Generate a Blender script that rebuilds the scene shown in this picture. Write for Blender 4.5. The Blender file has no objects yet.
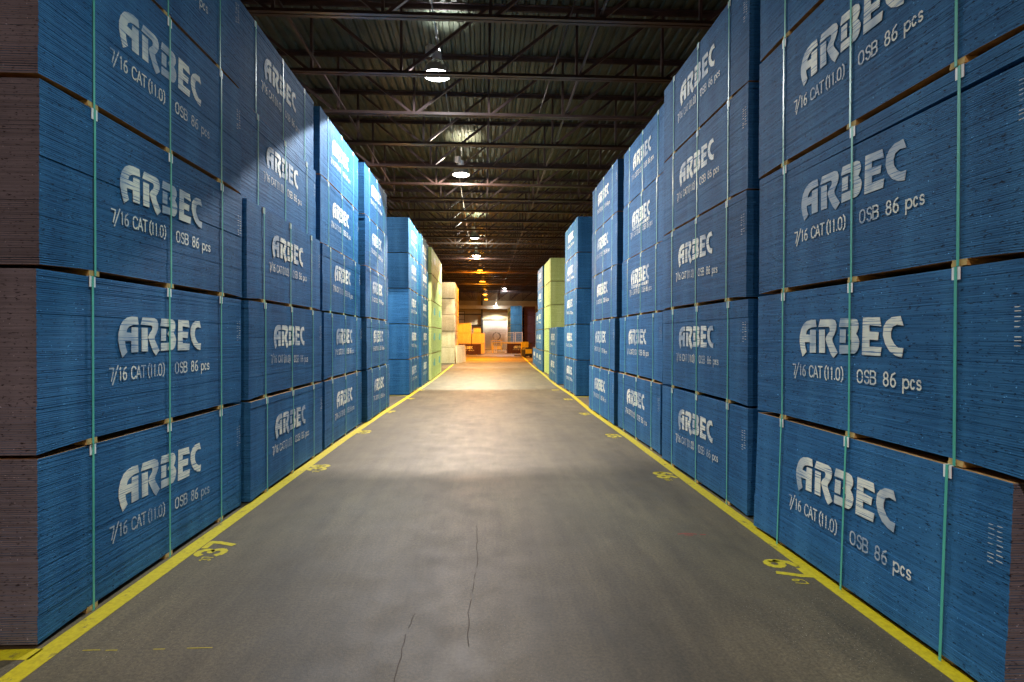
import bpy, bmesh, math, random
from mathutils import Vector, Matrix
random.seed(7)
sc = bpy.context.scene
COL = sc.collection

# ------------------------------------------------------------------ camera
CAM_H = 1.630
def make_camera():
    f, yaw, pitch, roll = 561.67, 0.0487, -0.0070, 0.0023
    cy, sy, cp, sp = math.cos(yaw), math.sin(yaw), math.cos(pitch), math.sin(pitch)
    r = Vector((cy, -sy, 0)); F = Vector((sy * cp, cy * cp, sp)); u = r.cross(F)
    cr, sr = math.cos(roll), math.sin(roll)
    r2 = cr * r + sr * u; u2 = -sr * r + cr * u
    cam = bpy.data.cameras.new('camera')
    cam.sensor_fit = 'HORIZONTAL'; cam.sensor_width = 36.0
    cam.lens = f * 36.0 / 1024.0
    cam.clip_start = 0.05; cam.clip_end = 300
    o = bpy.data.objects.new('camera', cam); COL.objects.link(o)
    M = Matrix(((r2.x, u2.x, -F.x, 0), (r2.y, u2.y, -F.y, 0), (r2.z, u2.z, -F.z, CAM_H), (0, 0, 0, 1)))
    o.matrix_world = M
    sc.camera = o
make_camera()

# ------------------------------------------------------------------ world, exposure, lamps
sc.view_settings.view_transform = 'Standard'
sc.view_settings.look = 'None'
sc.view_settings.gamma = 1.0
sc.view_settings.use_curve_mapping = False
sc.view_settings.exposure = 0.0
sc.cycles.use_denoising = True
sc.cycles.max_bounces = 8
sc.cycles.diffuse_bounces = 5
sc.cycles.sample_clamp_indirect = 6.0
w = bpy.data.worlds.new('world'); sc.world = w; w.use_nodes = True
w.node_tree.nodes['Background'].inputs[0].default_value = (0.55, 0.62, 0.75, 1)
w.node_tree.nodes['Background'].inputs[1].default_value = 0.0

WHITE = (0.95, 0.96, 1.0); WARMW = (1.0, 0.86, 0.72); GREENW = (0.95, 1.0, 0.76); SODIUM = (1.0, 0.33, 0.012); TAN = (1.0, 0.62, 0.42)
# x, y, colour, energy (W), description
LAMPS = [   # x, y, z, colour, energy (W), beam, label
    (-0.60, -4.5, 6.45, (1.0, 0.70, 0.64), 2600, 'OPEN', 'warm high bay lamp over the aisle behind the camera'),
    (-0.30, 3.25, 6.45, (0.72, 0.94, 1.0), 880, 'SOFT', 'added white fill lamp over the aisle, unseen above the frame'),  # added lamp, unseen: brightens the aisle faces of the nearest stacks
    (-0.89, 10.45, 6.45, WHITE, 2600, 'BELL', 'bell-shaped steel high bay lamp with white light, nearest above the aisle'),
    (-0.71, 16.8, 6.45, WARMW, 4600, 'BELL', 'glowing high bay lamp, second above the aisle, just past the nearest one'),
    (-0.50, 27.4, 6.45, GREENW, 4600, 'BELL', 'greenish white high bay lamp, third from the camera above the aisle'),
    (-0.50, 33.5, 6.45, WARMW, 4200, 'NARROW', 'small cool high bay lamp, fourth from the camera above the aisle'),
    (-0.35, 40.5, 6.45, SODIUM, 13000, 'NARROW', 'orange sodium high bay lamp, nearest of the orange row'),
    (-0.20, 49.0, 6.45, SODIUM, 7000, 'BELL', 'orange sodium high bay lamp, second of the orange row'),
    (0.04, 59.1, 6.10, SODIUM, 3200, 'BELL', 'orange sodium high bay lamp, third of the orange row'),
    (0.16, 66.9, 6.10, SODIUM, 3000, 'BELL', 'orange sodium high bay lamp, farthest of the orange row'),
    (2.00, 57.4, 6.60, WHITE, 1500, 'BELL', 'added white fill lamp over the far fence and blue stacks'),  # extra lamp put in to whiten the stack ends behind the fence
    (-4.70, 13.9, 6.45, (1.0, 0.84, 0.82), 3000, 'BELL', 'white high bay lamp in the side aisle behind the fourth left stack'),
]
LAMP_Z = 6.42
WALL_LAMP = (1.45, 74.0, 5.75)

# ------------------------------------------------------------------ helpers
class MB:
    def __init__(s): s.v = []; s.f = []
    def quad(s, a, b, c, d):
        n = len(s.v); s.v += [a, b, c, d]; s.f.append((n, n + 1, n + 2, n + 3))
    def box(s, x0, x1, y0, y1, z0, z1):
        n = len(s.v)
        s.v += [(x0, y0, z0), (x1, y0, z0), (x1, y1, z0), (x0, y1, z0), (x0, y0, z1), (x1, y0, z1), (x1, y1, z1), (x0, y1, z1)]
        s.f += [(n, n+3, n+2, n+1), (n+4, n+5, n+6, n+7), (n, n+1, n+5, n+4), (n+1, n+2, n+6, n+5), (n+2, n+3, n+7, n+6), (n+3, n, n+4, n+7)]
    def hexa(s, pts):
        n = len(s.v); s.v += [tuple(p) for p in pts]
        s.f += [(n, n+3, n+2, n+1), (n+4, n+5, n+6, n+7), (n, n+1, n+5, n+4), (n+1, n+2, n+6, n+5), (n+2, n+3, n+7, n+6), (n+3, n, n+4, n+7)]
    def bar(s, a, b, w_, h_):
        a = Vector(a); b = Vector(b); d = (b - a).normalized()
        up = Vector((0, 0, 1)) if abs(d.z) < 0.95 else Vector((0, 1, 0))
        sd = d.cross(up).normalized(); up = sd.cross(d)
        sd *= w_ / 2; up *= h_ / 2
        s.hexa([a - sd - up, a + sd - up, b + sd - up, b - sd - up, a - sd + up, a + sd + up, b + sd + up, b - sd + up])
    def tube(s, pts, r, n=10):
        pts = [Vector(p) for p in pts]; base = len(s.v)
        for i, p in enumerate(pts):
            d = (pts[min(i + 1, len(pts) - 1)] - pts[max(i - 1, 0)]).normalized()
            up = Vector((0, 0, 1)) if abs(d.z) < 0.9 else Vector((1, 0, 0))
            a = d.cross(up).normalized(); b = a.cross(d)
            for k in range(n):
                t = 2 * math.pi * k / n
                q = p + a * (r * math.cos(t)) + b * (r * math.sin(t)); s.v.append(tuple(q))
        for i in range(len(pts) - 1):
            for k in range(n):
                A = base + i * n + k; B = base + i * n + (k + 1) % n
                s.f.append((A, B, B + n, A + n))
        s.f.append(tuple(base + k for k in range(n))[::-1]); e = base + (len(pts) - 1) * n
        s.f.append(tuple(e + k for k in range(n)))
    def lathe(s, prof, c=(0, 0, 0), n=28, axis='z'):
        base = len(s.v)
        for r, h in prof:
            for k in range(n):
                t = 2 * math.pi * k / n; a, b = r * math.cos(t), r * math.sin(t)
                p = (a, b, h) if axis == 'z' else ((h, a, b) if axis == 'x' else (a, h, b))
                s.v.append((p[0] + c[0], p[1] + c[1], p[2] + c[2]))
        for i in range(len(prof) - 1):
            for k in range(n):
                A = base + i * n + k; B = base + i * n + (k + 1) % n
                s.f.append((A, B, B + n, A + n))
    def prism(s, poly, depth, mp):
        """poly (u,v) -> extruded from 0 to depth; mp maps (u,v,w) to xyz"""
        n = len(s.v); m = len(poly)
        s.v += [mp(u, v, 0) for u, v in poly] + [mp(u, v, depth) for u, v in poly]
        s.f.append(tuple(range(n, n + m))); s.f.append(tuple(range(n + 2*m - 1, n + m - 1, -1)))
        for i in range(m):
            j = (i + 1) % m; s.f.append((n + i, n + m + i, n + m + j, n + j))
    def mesh(s, name, mat, smooth=False):
        me = bpy.data.meshes.new(name); me.from_pydata([tuple(p) for p in s.v], [], s.f)
        me.materials.append(mat)
        if smooth: me.polygons.foreach_set('use_smooth', [True] * len(me.polygons))
        me.validate(); me.update(); return me

def link(name, me, parent=None, loc=None, rot=None):
    o = bpy.data.objects.new(name, me); COL.objects.link(o)
    if parent: o.parent = parent
    if loc: o.location = loc
    if rot: o.rotation_euler = rot
    return o
def thing(name, label, cat, loc=(0, 0, 0), rz=0, group=None):
    o = bpy.data.objects.new(name, None); COL.objects.link(o); o.empty_display_size = 0.1
    o.location = loc; o.rotation_euler = (0, 0, rz); o['label'] = label; o['category'] = cat
    if group: o['group'] = group
    return o
def tag(o, label, cat=None, group=None, kind=None):
    o['label'] = label
    if cat: o['category'] = cat
    if group: o['group'] = group
    if kind: o['kind'] = kind
    return o
def struct(name, mb, mat, label=None, smooth=False):
    o = link(name, mb.mesh(name, mat, smooth)); o['kind'] = 'structure'
    if label: o['label'] = label
    return o

# ------------------------------------------------------------------ materials
def nt(name):
    m = bpy.data.materials.new(name); m.use_nodes = True; t = m.node_tree
    return m, t, t.nodes['Principled BSDF']
def N(t, k, **kw):
    n = t.nodes.new(k)
    for a, b in kw.items(): setattr(n, a, b)
    return n
def plain(name, col, rough=0.6, metal=0.0, vary=0.15, scale=6.0, emit=None):
    m, t, b = nt(name)
    b.inputs['Roughness'].default_value = rough; b.inputs['Metallic'].default_value = metal
    if emit:
        b.inputs['Base Color'].default_value = (*col, 1)
        b.inputs['Emission Color'].default_value = (*emit[0], 1); b.inputs['Emission Strength'].default_value = emit[1]
        return m
    tc = N(t, 'ShaderNodeTexCoord'); no = N(t, 'ShaderNodeTexNoise'); no.inputs['Scale'].default_value = scale
    no.inputs['Detail'].default_value = 5
    t.links.new(tc.outputs['Object'], no.inputs['Vector'])
    r = N(t, 'ShaderNodeValToRGB')
    r.color_ramp.elements[0].position = 0.3; r.color_ramp.elements[1].position = 0.7
    r.color_ramp.elements[0].color = tuple(c * (1 - vary) for c in col) + (1,)
    r.color_ramp.elements[1].color = tuple(min(1, c * (1 + vary)) for c in col) + (1,)
    t.links.new(no.outputs['Fac'], r.inputs['Fac']); t.links.new(r.outputs['Color'], b.inputs['Base Color'])
    return m

def ramp(t, a, b, ca=(0, 0, 0, 1), cb=(1, 1, 1, 1)):
    r = N(t, 'ShaderNodeValToRGB'); e = r.color_ramp.elements
    e[0].position = a; e[1].position = b; e[0].color = ca; e[1].color = cb; return r
def mixc(t, fac, a, b, mode='MIX'):
    m = N(t, 'ShaderNodeMix', data_type='RGBA', blend_type=mode)
    for sock, v in ((m.inputs[0], fac), (m.inputs[6], a), (m.inputs[7], b)):
        if hasattr(v, 'links') or isinstance(v, bpy.types.NodeSocket): t.links.new(v, sock)
        else: sock.default_value = v
    return m.outputs[2]
def obj_coords(t):
    """object coordinates moved by a per-object random, so copies of one mesh do not repeat"""
    tc = N(t, 'ShaderNodeTexCoord'); oi = N(t, 'ShaderNodeObjectInfo')
    ad = N(t, 'ShaderNodeVectorMath', operation='MULTIPLY_ADD'); cm = N(t, 'ShaderNodeCombineXYZ')
    for i in range(3): t.links.new(oi.outputs['Random'], cm.inputs[i])
    t.links.new(cm.outputs[0], ad.inputs[0]); ad.inputs[1].default_value = (37.0, 53.0, 29.0)
    t.links.new(tc.outputs['Object'], ad.inputs[2])
    return ad.outputs[0], oi.outputs['Random']
def noise(t, vec, sc_, scale=1.0, detail=3, rough=0.55):
    mp = N(t, 'ShaderNodeMapping'); mp.inputs['Scale'].default_value = sc_
    t.links.new(vec, mp.inputs['Vector'])
    no = N(t, 'ShaderNodeTexNoise'); no.inputs['Scale'].default_value = scale
    no.inputs['Detail'].default_value = detail; no.inputs['Roughness'].default_value = rough
    t.links.new(mp.outputs[0], no.inputs['Vector']); return no.outputs['Fac']

def panel_material(name, base, dark, light, rough=0.66):
    """painted edges of pressed strand boards: sheet lines, flake specks and soft spray bands"""
    m, t, b = nt(name)
    vec, rnd = obj_coords(t)
    sheet = noise(t, vec, (1.6, 1.6, 88), 1.0, 3, 0.7)
    rs = ramp(t, 0.36, 0.66); t.links.new(sheet, rs.inputs[0])
    c = mixc(t, rs.outputs[0], (*dark, 1), (*base, 1))
    band = noise(t, vec, (5.0, 5.0, 0.35), 1.0, 2, 0.5)
    rb = ramp(t, 0.42, 0.70); t.links.new(band, rb.inputs[0])
    k = N(t, 'ShaderNodeMath', operation='MULTIPLY'); t.links.new(rb.outputs[0], k.inputs[0]); k.inputs[1].default_value = 0.42
    c = mixc(t, k.outputs[0], c, (*light, 1))
    fl = noise(t, vec, (34, 34, 110), 1.0, 2, 0.6)
    rf = ramp(t, 0.30, 0.40); t.links.new(fl, rf.inputs[0])
    c = mixc(t, rf.outputs[0], tuple(x * 0.22 for x in dark) + (1,), c)
    ch = noise(t, vec, (60, 60, 90), 1.0, 1, 0.5)
    rc = ramp(t, 0.74, 0.79); t.links.new(ch, rc.inputs[0])
    c = mixc(t, rc.outputs[0], c, tuple(min(1, x * 1.8 + 0.03) for x in light) + (1,))
    # each bundle a touch different
    mr = N(t, 'ShaderNodeMapRange'); t.links.new(rnd, mr.inputs[0]); mr.inputs[3].default_value = 0.9; mr.inputs[4].default_value = 1.1
    hv = N(t, 'ShaderNodeHueSaturation'); t.links.new(c, hv.inputs['Color']); t.links.new(mr.outputs[0], hv.inputs['Value'])
    t.links.new(hv.outputs[0], b.inputs['Base Color'])
    b.inputs['Roughness'].default_value = rough; b.inputs['Specular IOR Level'].default_value = 0.16
    bp = N(t, 'ShaderNodeBump'); bp.inputs['Strength'].default_value = 0.5; bp.inputs['Distance'].default_value = 0.004
    t.links.new(sheet, bp.inputs['Height']); t.links.new(bp.outputs[0], b.inputs['Normal'])
    return m
def print_material(name, ink, base, lo=0.33, hi=0.45):
    """sprayed stencil ink, worn through where the board edges did not take it"""
    m, t, b = nt(name)
    vec, rnd = obj_coords(t)
    a = noise(t, vec, (3.0, 3.0, 120), 1.0, 3, 0.7)
    ra = ramp(t, lo, hi); t.links.new(a, ra.inputs[0])
    p = noise(t, vec, (3.2, 3.2, 1.2), 1.0, 2, 0.5)
    rp = ramp(t, 0.38, 0.55, (0.38, 0.38, 0.38, 1), (1, 1, 1, 1)); t.links.new(p, rp.inputs[0])
    mm = N(t, 'ShaderNodeMath', operation='MULTIPLY'); t.links.new(ra.outputs[0], mm.inputs[0]); t.links.new(rp.outputs[0], mm.inputs[1])
    c = mixc(t, mm.outputs[0], (*base, 1), (*ink, 1))
    t.links.new(c, b.inputs['Base Color']); b.inputs['Roughness'].default_value = 0.6
    return m

BLUE = (0.034, 0.158, 0.335); BLUE_D = (0.014, 0.085, 0.195); BLUE_L = (0.060, 0.225, 0.430)
M = {}
M['blue'] = panel_material('blue_board_edge_paint', BLUE, BLUE_D, BLUE_L)
M['green'] = panel_material('pale_green_board_edge_paint', (0.56, 0.66, 0.25), (0.42, 0.52, 0.16), (0.68, 0.78, 0.38))
M['beige'] = panel_material('raw_strand_board_edge', (0.72, 0.59, 0.36), (0.56, 0.44, 0.25), (0.82, 0.72, 0.50))
M['raw'] = plain('raw_strand_board_face', (0.30, 0.17, 0.055), 0.8, vary=0.35, scale=18)
M['end'] = panel_material('unpainted_board_ends', (0.165, 0.165, 0.195), (0.100, 0.098, 0.112), (0.20, 0.20, 0.235))
M['brown'] = panel_material('blue_edge_with_sodium_tint', (0.075, 0.034, 0.045), (0.045, 0.020, 0.028), (0.11, 0.05, 0.06))  # orange lamp tint put into the colour of blue edge paint
M['white_ink'] = print_material('white_stencil_ink', (0.80, 0.80, 0.66), BLUE, 0.36, 0.47)
M['teal_ink'] = print_material('teal_stencil_ink', (0.05, 0.36, 0.42), (0.30, 0.50, 0.14), 0.2, 0.35)
M['navy_ink'] = print_material('navy_stencil_ink', (0.08, 0.11, 0.16), (0.40, 0.33, 0.22), 0.25, 0.4)
M['strap'] = plain('green_plastic_strap', (0.08, 0.44, 0.32), 0.35, vary=0.12, scale=3)
M['protector'] = plain('white_corner_protector', (0.85, 0.86, 0.82), 0.5)
M['bearer'] = plain('raw_wood_bearer', (0.55, 0.38, 0.13), 0.8, vary=0.25, scale=14)
M['steel'] = plain('red_brown_primer_steel', (0.060, 0.038, 0.035), 0.42, vary=0.3, scale=3)
M['steel_conduit'] = plain('galvanised_conduit', (0.30, 0.31, 0.31), 0.4, 0.6)
M['lamp_metal'] = plain('spun_aluminium', (0.55, 0.57, 0.56), 0.35, 0.7)
M['lamp_box'] = plain('white_painted_ballast', (0.62, 0.63, 0.62), 0.45)
M['yellow'] = None
M['tan_wall'] = plain('tan_sheet_wall', (0.50, 0.44, 0.30), 0.7, scale=0.8)
M['dark_steel'] = plain('dark_grey_steel', (0.035, 0.033, 0.03), 0.5)
M['white_door'] = plain('white_door_panels', (0.80, 0.79, 0.74), 0.5, vary=0.05)
M['white_beam'] = plain('white_painted_beam', (0.70, 0.69, 0.62), 0.5, vary=0.08)
M['pale_rail'] = plain('pale_grey_fence_steel', (0.60, 0.58, 0.54), 0.45)
M['yellow_paint'] = plain('yellow_machine_paint', (0.75, 0.50, 0.02), 0.4)
M['orange_paint'] = plain('orange_post_paint', (0.85, 0.16, 0.02), 0.45)
M['rubber'] = plain('black_rubber', (0.02, 0.02, 0.02), 0.75)
M['translucent'] = plain('milky_window_sheet', (0.62, 0.64, 0.66), 0.4)
def deck_material():
    m, t, b = nt('grey_green_deck')
    tc = N(t, 'ShaderNodeTexCoord'); n = noise(t, tc.outputs['Object'], (0.5, 1.4, 0.5), 1.0, 5, 0.65)
    r = ramp(t, 0.35, 0.7, (0.040, 0.047, 0.032, 1), (0.088, 0.100, 0.068, 1)); t.links.new(n, r.inputs[0])
    t.links.new(r.outputs[0], b.inputs['Base Color']); b.inputs['Roughness'].default_value = 0.5; b.inputs['Metallic'].default_value = 0.15
    return m
M['deck'] = deck_material()
def floor_material():
    m, t, b = nt('worn_concrete')
    tc = N(t, 'ShaderNodeTexCoord'); v = tc.outputs['Object']
    big = noise(t, v, (1.3, 0.55, 1), 1.0, 6, 0.62)
    rb = ramp(t, 0.33, 0.68, (0.048, 0.039, 0.019, 1), (0.112, 0.090, 0.047, 1)); t.links.new(big, rb.inputs[0])
    tyre = noise(t, v, (6.5, 0.75, 1), 1.0, 7, 0.70)
    rt = ramp(t, 0.36, 0.62, (0.72, 0.72, 0.72, 1), (1.06, 1.06, 1.06, 1)); t.links.new(tyre, rt.inputs[0])
    c = mixc(t, 1.0, rb.outputs[0], rt.outputs[0], 'MULTIPLY')
    grit = noise(t, v, (55, 55, 1), 1.0, 3, 0.8)
    rg = ramp(t, 0.34, 0.64, (0.55, 0.55, 0.55, 1), (1.28, 1.28, 1.28, 1)); t.links.new(grit, rg.inputs[0])
    c = mixc(t, 1.0, c, rg.outputs[0], 'MULTIPLY')
    st = noise(t, v, (2.6, 7.5, 1), 1.0, 6, 0.75)
    rs = ramp(t, 0.28, 0.36, (0.45, 0.42, 0.40, 1), (1, 1, 1, 1)); t.links.new(st, rs.inputs[0])
    c = mixc(t, 1.0, c, rs.outputs[0], 'MULTIPLY')
    sp = noise(t, v, (150, 150, 1), 1.0, 1, 0.5)
    rsp = ramp(t, 0.71, 0.76); t.links.new(sp, rsp.inputs[0])
    glint_area = noise(t, v, (1.1, 0.5, 1), 1.0, 2, 0.5); rw = ramp(t, 0.45, 0.62); t.links.new(glint_area, rw.inputs[0])
    mw = N(t, 'ShaderNodeMath', operation='MULTIPLY'); t.links.new(rsp.outputs[0], mw.inputs[0]); t.links.new(rw.outputs[0], mw.inputs[1])
    c = mixc(t, mw.outputs[0], c, (0.42, 0.38, 0.30, 1))  # lamp glints on the grit painted as pale specks
    t.links.new(c, b.inputs['Base Color'])
    gl = noise(t, v, (3, 3, 1), 1.0, 4, 0.6)
    mr = N(t, 'ShaderNodeMapRange'); t.links.new(gl, mr.inputs[0]); mr.inputs[3].default_value = 0.50; mr.inputs[4].default_value = 0.74
    t.links.new(mr.outputs[0], b.inputs['Roughness'])
    bp = N(t, 'ShaderNodeBump'); bp.inputs['Strength'].default_value = 0.35; bp.inputs['Distance'].default_value = 0.003
    t.links.new(grit, bp.inputs['Height']); t.links.new(bp.outputs[0], b.inputs['Normal'])
    return m
M['floor'] = floor_material()
def line_material():
    m, t, b = nt('worn_yellow_floor_paint')
    tc = N(t, 'ShaderNodeTexCoord'); v = tc.outputs['Object']
    n = noise(t, v, (9, 5, 1), 1.0, 6, 0.75)
    r = ramp(t, 0.33, 0.40, (0.10, 0.08, 0.035, 1), (0.44, 0.36, 0.001, 1)); t.links.new(n, r.inputs[0])
    n2 = noise(t, v, (30, 30, 1), 1.0, 3, 0.7); r2 = ramp(t, 0.3, 0.6, (0.72, 0.72, 0.72, 1), (1.05, 1.05, 1.05, 1)); t.links.new(n2, r2.inputs[0])
    c = mixc(t, 1.0, r.outputs[0], r2.outputs[0], 'MULTIPLY')
    t.links.new(c, b.inputs['Base Color']); b.inputs['Roughness'].default_value = 0.55
    return m
M['yellow'] = line_material()

# ------------------------------------------------------------------ structure: floor, deck, walls
mb = MB(); mb.box(-13, 13, -9, 76, -0.2, 0)
struct('floor', mb, M['floor'], 'worn brown grey concrete warehouse floor between the yellow lines')

DECK_Z = 7.60
def deck():
    mb = MB(); x = -13.0; prof = []
    while x < 13:
        prof += [(x, 0), (x + 0.09, 0), (x + 0.115, 0.05), (x + 0.175, 0.05)]; x += 0.20
    prof.append((13.0, 0))
    base = len(mb.v)
    for X, dz in prof: mb.v += [(X, -9, DECK_Z + dz), (X, 76, DECK_Z + dz)]
    for i in range(len(prof) - 1):
        a = base + 2 * i; mb.f.append((a, a + 1, a + 3, a + 2))
    mb.box(-13, 13, -9, 76, DECK_Z + 0.06, DECK_Z + 0.16)
    return mb
struct('ceiling', deck(), M['deck'], 'ribbed metal roof deck above the joists')
mb = MB(); mb.box(-13.2, -13, -9, 76.2, -0.2, DECK_Z + 0.16); struct('wall_left', mb, M['tan_wall'])
mb = MB(); mb.box(13, 13.2, -9, 76.2, -0.2, DECK_Z + 0.16); struct('wall_right', mb, M['tan_wall'])
mb = MB(); mb.box(-13.2, 13.2, -9.2, -9, -0.2, DECK_Z + 0.16); struct('wall_front', mb, M['tan_wall'])
def back_wall():
    mb = MB(); DX0, DX1, DH = -0.22, 4.05, 3.87
    mb.box(-13.2, DX0, 76, 76.2, -0.2, DECK_Z + .16); mb.box(DX1, 13.2, 76, 76.2, -0.2, DECK_Z + .16); mb.box(DX0, DX1, 76, 76.2, DH, DECK_Z + .16)
    k = -13.0
    while k < 13:                       # shallow ribs of the wall sheeting
        if not (DX0 - 0.05 < k < DX1): mb.box(k, k + 0.05, 75.96, 76.0, 0, DECK_Z)
        else: mb.box(k, k + 0.05, 75.96, 76.0, DH, DECK_Z)
        k += 0.4
    return mb
struct('wall_back', back_wall(), M['tan_wall'], 'tan sheet metal end wall lit from above the roller door')
# girts and column of the end wall
mb = MB()
for z in (1.85, 3.1, 4.6): mb.box(-13, -0.35, 75.76, 75.95, z, z + 0.16)
struct('trim_1', mb, M['dark_steel'], 'dark horizontal wall rails on the end wall')
mb = MB(); mb.box(-0.50, -0.26, 75.60, 75.96, 0, DECK_Z - 0.1)
struct('trim_2', mb, M['dark_steel'], 'dark steel column left of the white roller door')
mb = MB(); mb.box(-12.9, 12.9, 75.0, 75.12, 5.42, 5.80); mb.box(-12.9, 12.9, 74.93, 75.19, 5.38, 5.42); mb.box(-12.9, 12.9, 74.93, 75.19, 5.80, 5.84)
struct('trim_3', mb, M['white_beam'], 'pale painted steel beam across the end wall')
# roller door
def door():
    root = bpy.data.objects.new('door_1', None); COL.objects.link(root); root.location = (1.9, 76.0, 0)
    root['kind'] = 'structure'; root['label'] = 'white sectional roller door in the end wall'
    mb = MB(); z = 0.0
    while z < 3.8:
        mb.box(-2.12, 2.15, 0.02, 0.10, z, z + 0.60); mb.box(-2.12, 2.15, 0.05, 0.10, z + 0.60, z + 0.645); z += 0.645
    link('door_panel', mb.mesh('door_panel', M['white_door']), root)
    mb = MB(); mb.box(-2.24, -2.12, -0.06, 0.10, 0, 3.95); mb.box(2.15, 2.27, -0.06, 0.10, 0, 3.95); mb.box(-2.24, 2.27, -0.06, 0.10, 3.87, 3.99)
    link('door_frame', mb.mesh('door_frame', M['dark_steel']), root)
door()
def window():
    root = bpy.data.objects.new('window_1', None); COL.objects.link(root); root.location = (-3.15, 75.9, 3.0)
    root['kind'] = 'structure'; root['label'] = 'tall milky window at the left of the end wall'
    mb = MB(); mb.box(-0.40, 0.40, 0, 0.03, 0.0, 2.0); link('window_pane', mb.mesh('window_pane', M['translucent']), root)
    mb = MB(); mb.box(-0.48, -0.40, -0.05, 0.05, -0.08, 2.08); mb.box(0.40, 0.48, -0.05, 0.05, -0.08, 2.08); mb.box(-0.4, 0.4, -0.05, 0.05, -0.08, 0); mb.box(-0.4, 0.4, -0.05, 0.05, 2.0, 2.08); mb.box(-0.4, 0.4, -0.04, 0.04, 0.97, 1.03)
    link('window_frame', mb.mesh('window_frame', M['dark_steel']), root)
window()

# ------------------------------------------------------------------ roof joists
ONES = ['', 'first', 'second', 'third', 'fourth', 'fifth', 'sixth', 'seventh', 'eighth', 'ninth', 'tenth', 'eleventh', 'twelfth', 'thirteenth',
        'fourteenth', 'fifteenth', 'sixteenth', 'seventeenth', 'eighteenth', 'nineteenth']
def ordinal(n):
    if n < 20: return ONES[n]
    tens = {2: ('twentieth', 'twenty'), 3: ('thirtieth', 'thirty'), 4: ('fortieth', 'forty')}[n // 10]
    return tens[0] if n % 10 == 0 else tens[1] + '-' + ONES[n % 10]
CH = 6.32
def joist_meshes():
    X0, X1, XC, P = -11.0, 9.6, -1.5, 1.58
    bc = MB()
    for s in (-1, 1):                   # a pair of angles back to back
        bc.box(X0, X1, min(s * 0.012, s * 0.075), max(s * 0.012, s * 0.075), CH, CH + 0.010)
        bc.box(X0, X1, min(s * 0.012, s * 0.022), max(s * 0.012, s * 0.022), CH + 0.010, CH + 0.075)
    tcm = MB(); top = DECK_Z - 0.004
    for s in (-1, 1):
        tcm.box(X0, X1, min(s * 0.012, s * 0.085), max(s * 0.012, s * 0.085), top - 0.010, top)
        tcm.box(X0, X1, min(s * 0.012, s * 0.022), max(s * 0.012, s * 0.022), top - 0.085, top - 0.010)
    web = MB(); a, b = CH + 0.04, top - 0.05
    k = -6
    while k <= 7:
        x = XC + k * P
        if X0 < x < X1:
            web.bar((x, 0, a), (x, 0, b), 0.045, 0.045)
        if k >= 0 and x + P < X1: web.bar((x + 0.05, 0, a), (x + P - 0.05, 0, b), 0.055, 0.05)
        if k <= 0 and x - P > X0: web.bar((x - 0.05, 0, a), (x - P + 0.05, 0, b), 0.055, 0.05)
        k += 1
    return bc.mesh('bottom_chord', M['steel']), tcm.mesh('top_chord', M['steel']), web.mesh('web', M['steel'])
JB, JT, JW = joist_meshes()
y = 8.35 - 1.83 * 2; n = 0; JY = []
while y < 74:
    JY.append(y)
    if y > 6:
        n += 1; lab = 'dark steel roof joist across the aisle, %s from the camera' % ordinal(n); grp = 'roof joists under the deck'
    else:
        n += 0; lab = 'dark steel roof joist overhead, nearer than the first one seen'; grp = 'roof joists above the frame'
    r = thing('roof_joist', lab, 'roof joist', (0, y, 0), 0, grp)
    r['kind'] = 'structure'
    link('bottom_chord', JB, r); link('top_chord', JT, r); link('web', JW, r)
    y += 1.83
def bridging(x, z, label, y0=JY[0], y1=JY[-1], w_=0.04):
    mb = MB(); mb.box(x - w_ / 2, x + w_ / 2, y0, y1, z, z + w_)
    o = link('bridging_bar', mb.mesh('bridging_bar', M['steel'])); tag(o, label, 'steel bar', kind='structure')
bridging(1.72, CH + 0.076, 'long steel bracing bar running along the joists, right of the lamps')
bridging(-2.95, CH + 0.076, 'long steel bracing bar running along the joists, left of the lamps')
mb = MB(); mb.tube([(-0.86, 4.7, 6.98), (-0.86, 33.0, 6.98)], 0.014, 8)
tag(link('conduit', mb.mesh('conduit', M['steel_conduit'], True)), 'thin metal electrical conduit running above the row of lamps', 'conduit', kind='structure')
# slanting sway rods in the joist space
mb = MB(); mb.tube([(1.6, 8.36, 7.45), (1.15, 12.05, 6.40)], 0.014, 6)
tag(link('sway_rod', mb.mesh('sway_rod', M['steel'], True)), 'thin slanting rod between the joists, right of the nearest lamp', 'rod', kind='structure')

# ------------------------------------------------------------------ lamps
def lamp_meshes():
    refl = MB()
    prof = [(0.255, 0.0), (0.250, 0.03), (0.235, 0.09), (0.205, 0.16), (0.160, 0.22), (0.105, 0.265), (0.075, 0.28)]
    refl.lathe(prof); refl.lathe([(r - 0.006, h + (0.0 if i == 0 else -0.004)) for i, (r, h) in enumerate(prof)][::-1])
    refl.lathe([(0.258, 0.0), (0.258, 0.012), (0.249, 0.012), (0.249, 0.0), (0.258, 0.0)])
    box = MB(); box.lathe([(0.0, 0.28), (0.075, 0.28), (0.085, 0.31), (0.085, 0.40), (0.07, 0.43), (0.0, 0.43)], n=20)
    box.box(-0.20, -0.09, -0.07, 0.07, 0.34, 0.50); box.box(-0.10, 0.02, -0.03, 0.03, 0.40, 0.44)
    hook = MB(); hook.tube([(0, 0, 0.42), (0, 0, 0.62), (0.03, 0, 0.68), (0.0, 0, 0.73), (-0.03, 0, 0.69)], 0.010, 8); hook.tube([(0, 0, 0.70), (0, 0, 1.16)], 0.008, 6)
    bulb = MB(); bulb.lathe([(0.0, -0.055), (0.10, -0.045), (0.185, -0.02), (0.240, 0.012), (0.235, 0.02), (0.0, 0.03)], n=24)
    return (refl.mesh('reflector', M['lamp_metal'], True), box.mesh('ballast_box', M['lamp_box']), hook.mesh('hanger', M['steel_conduit'], True), bulb)
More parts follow.
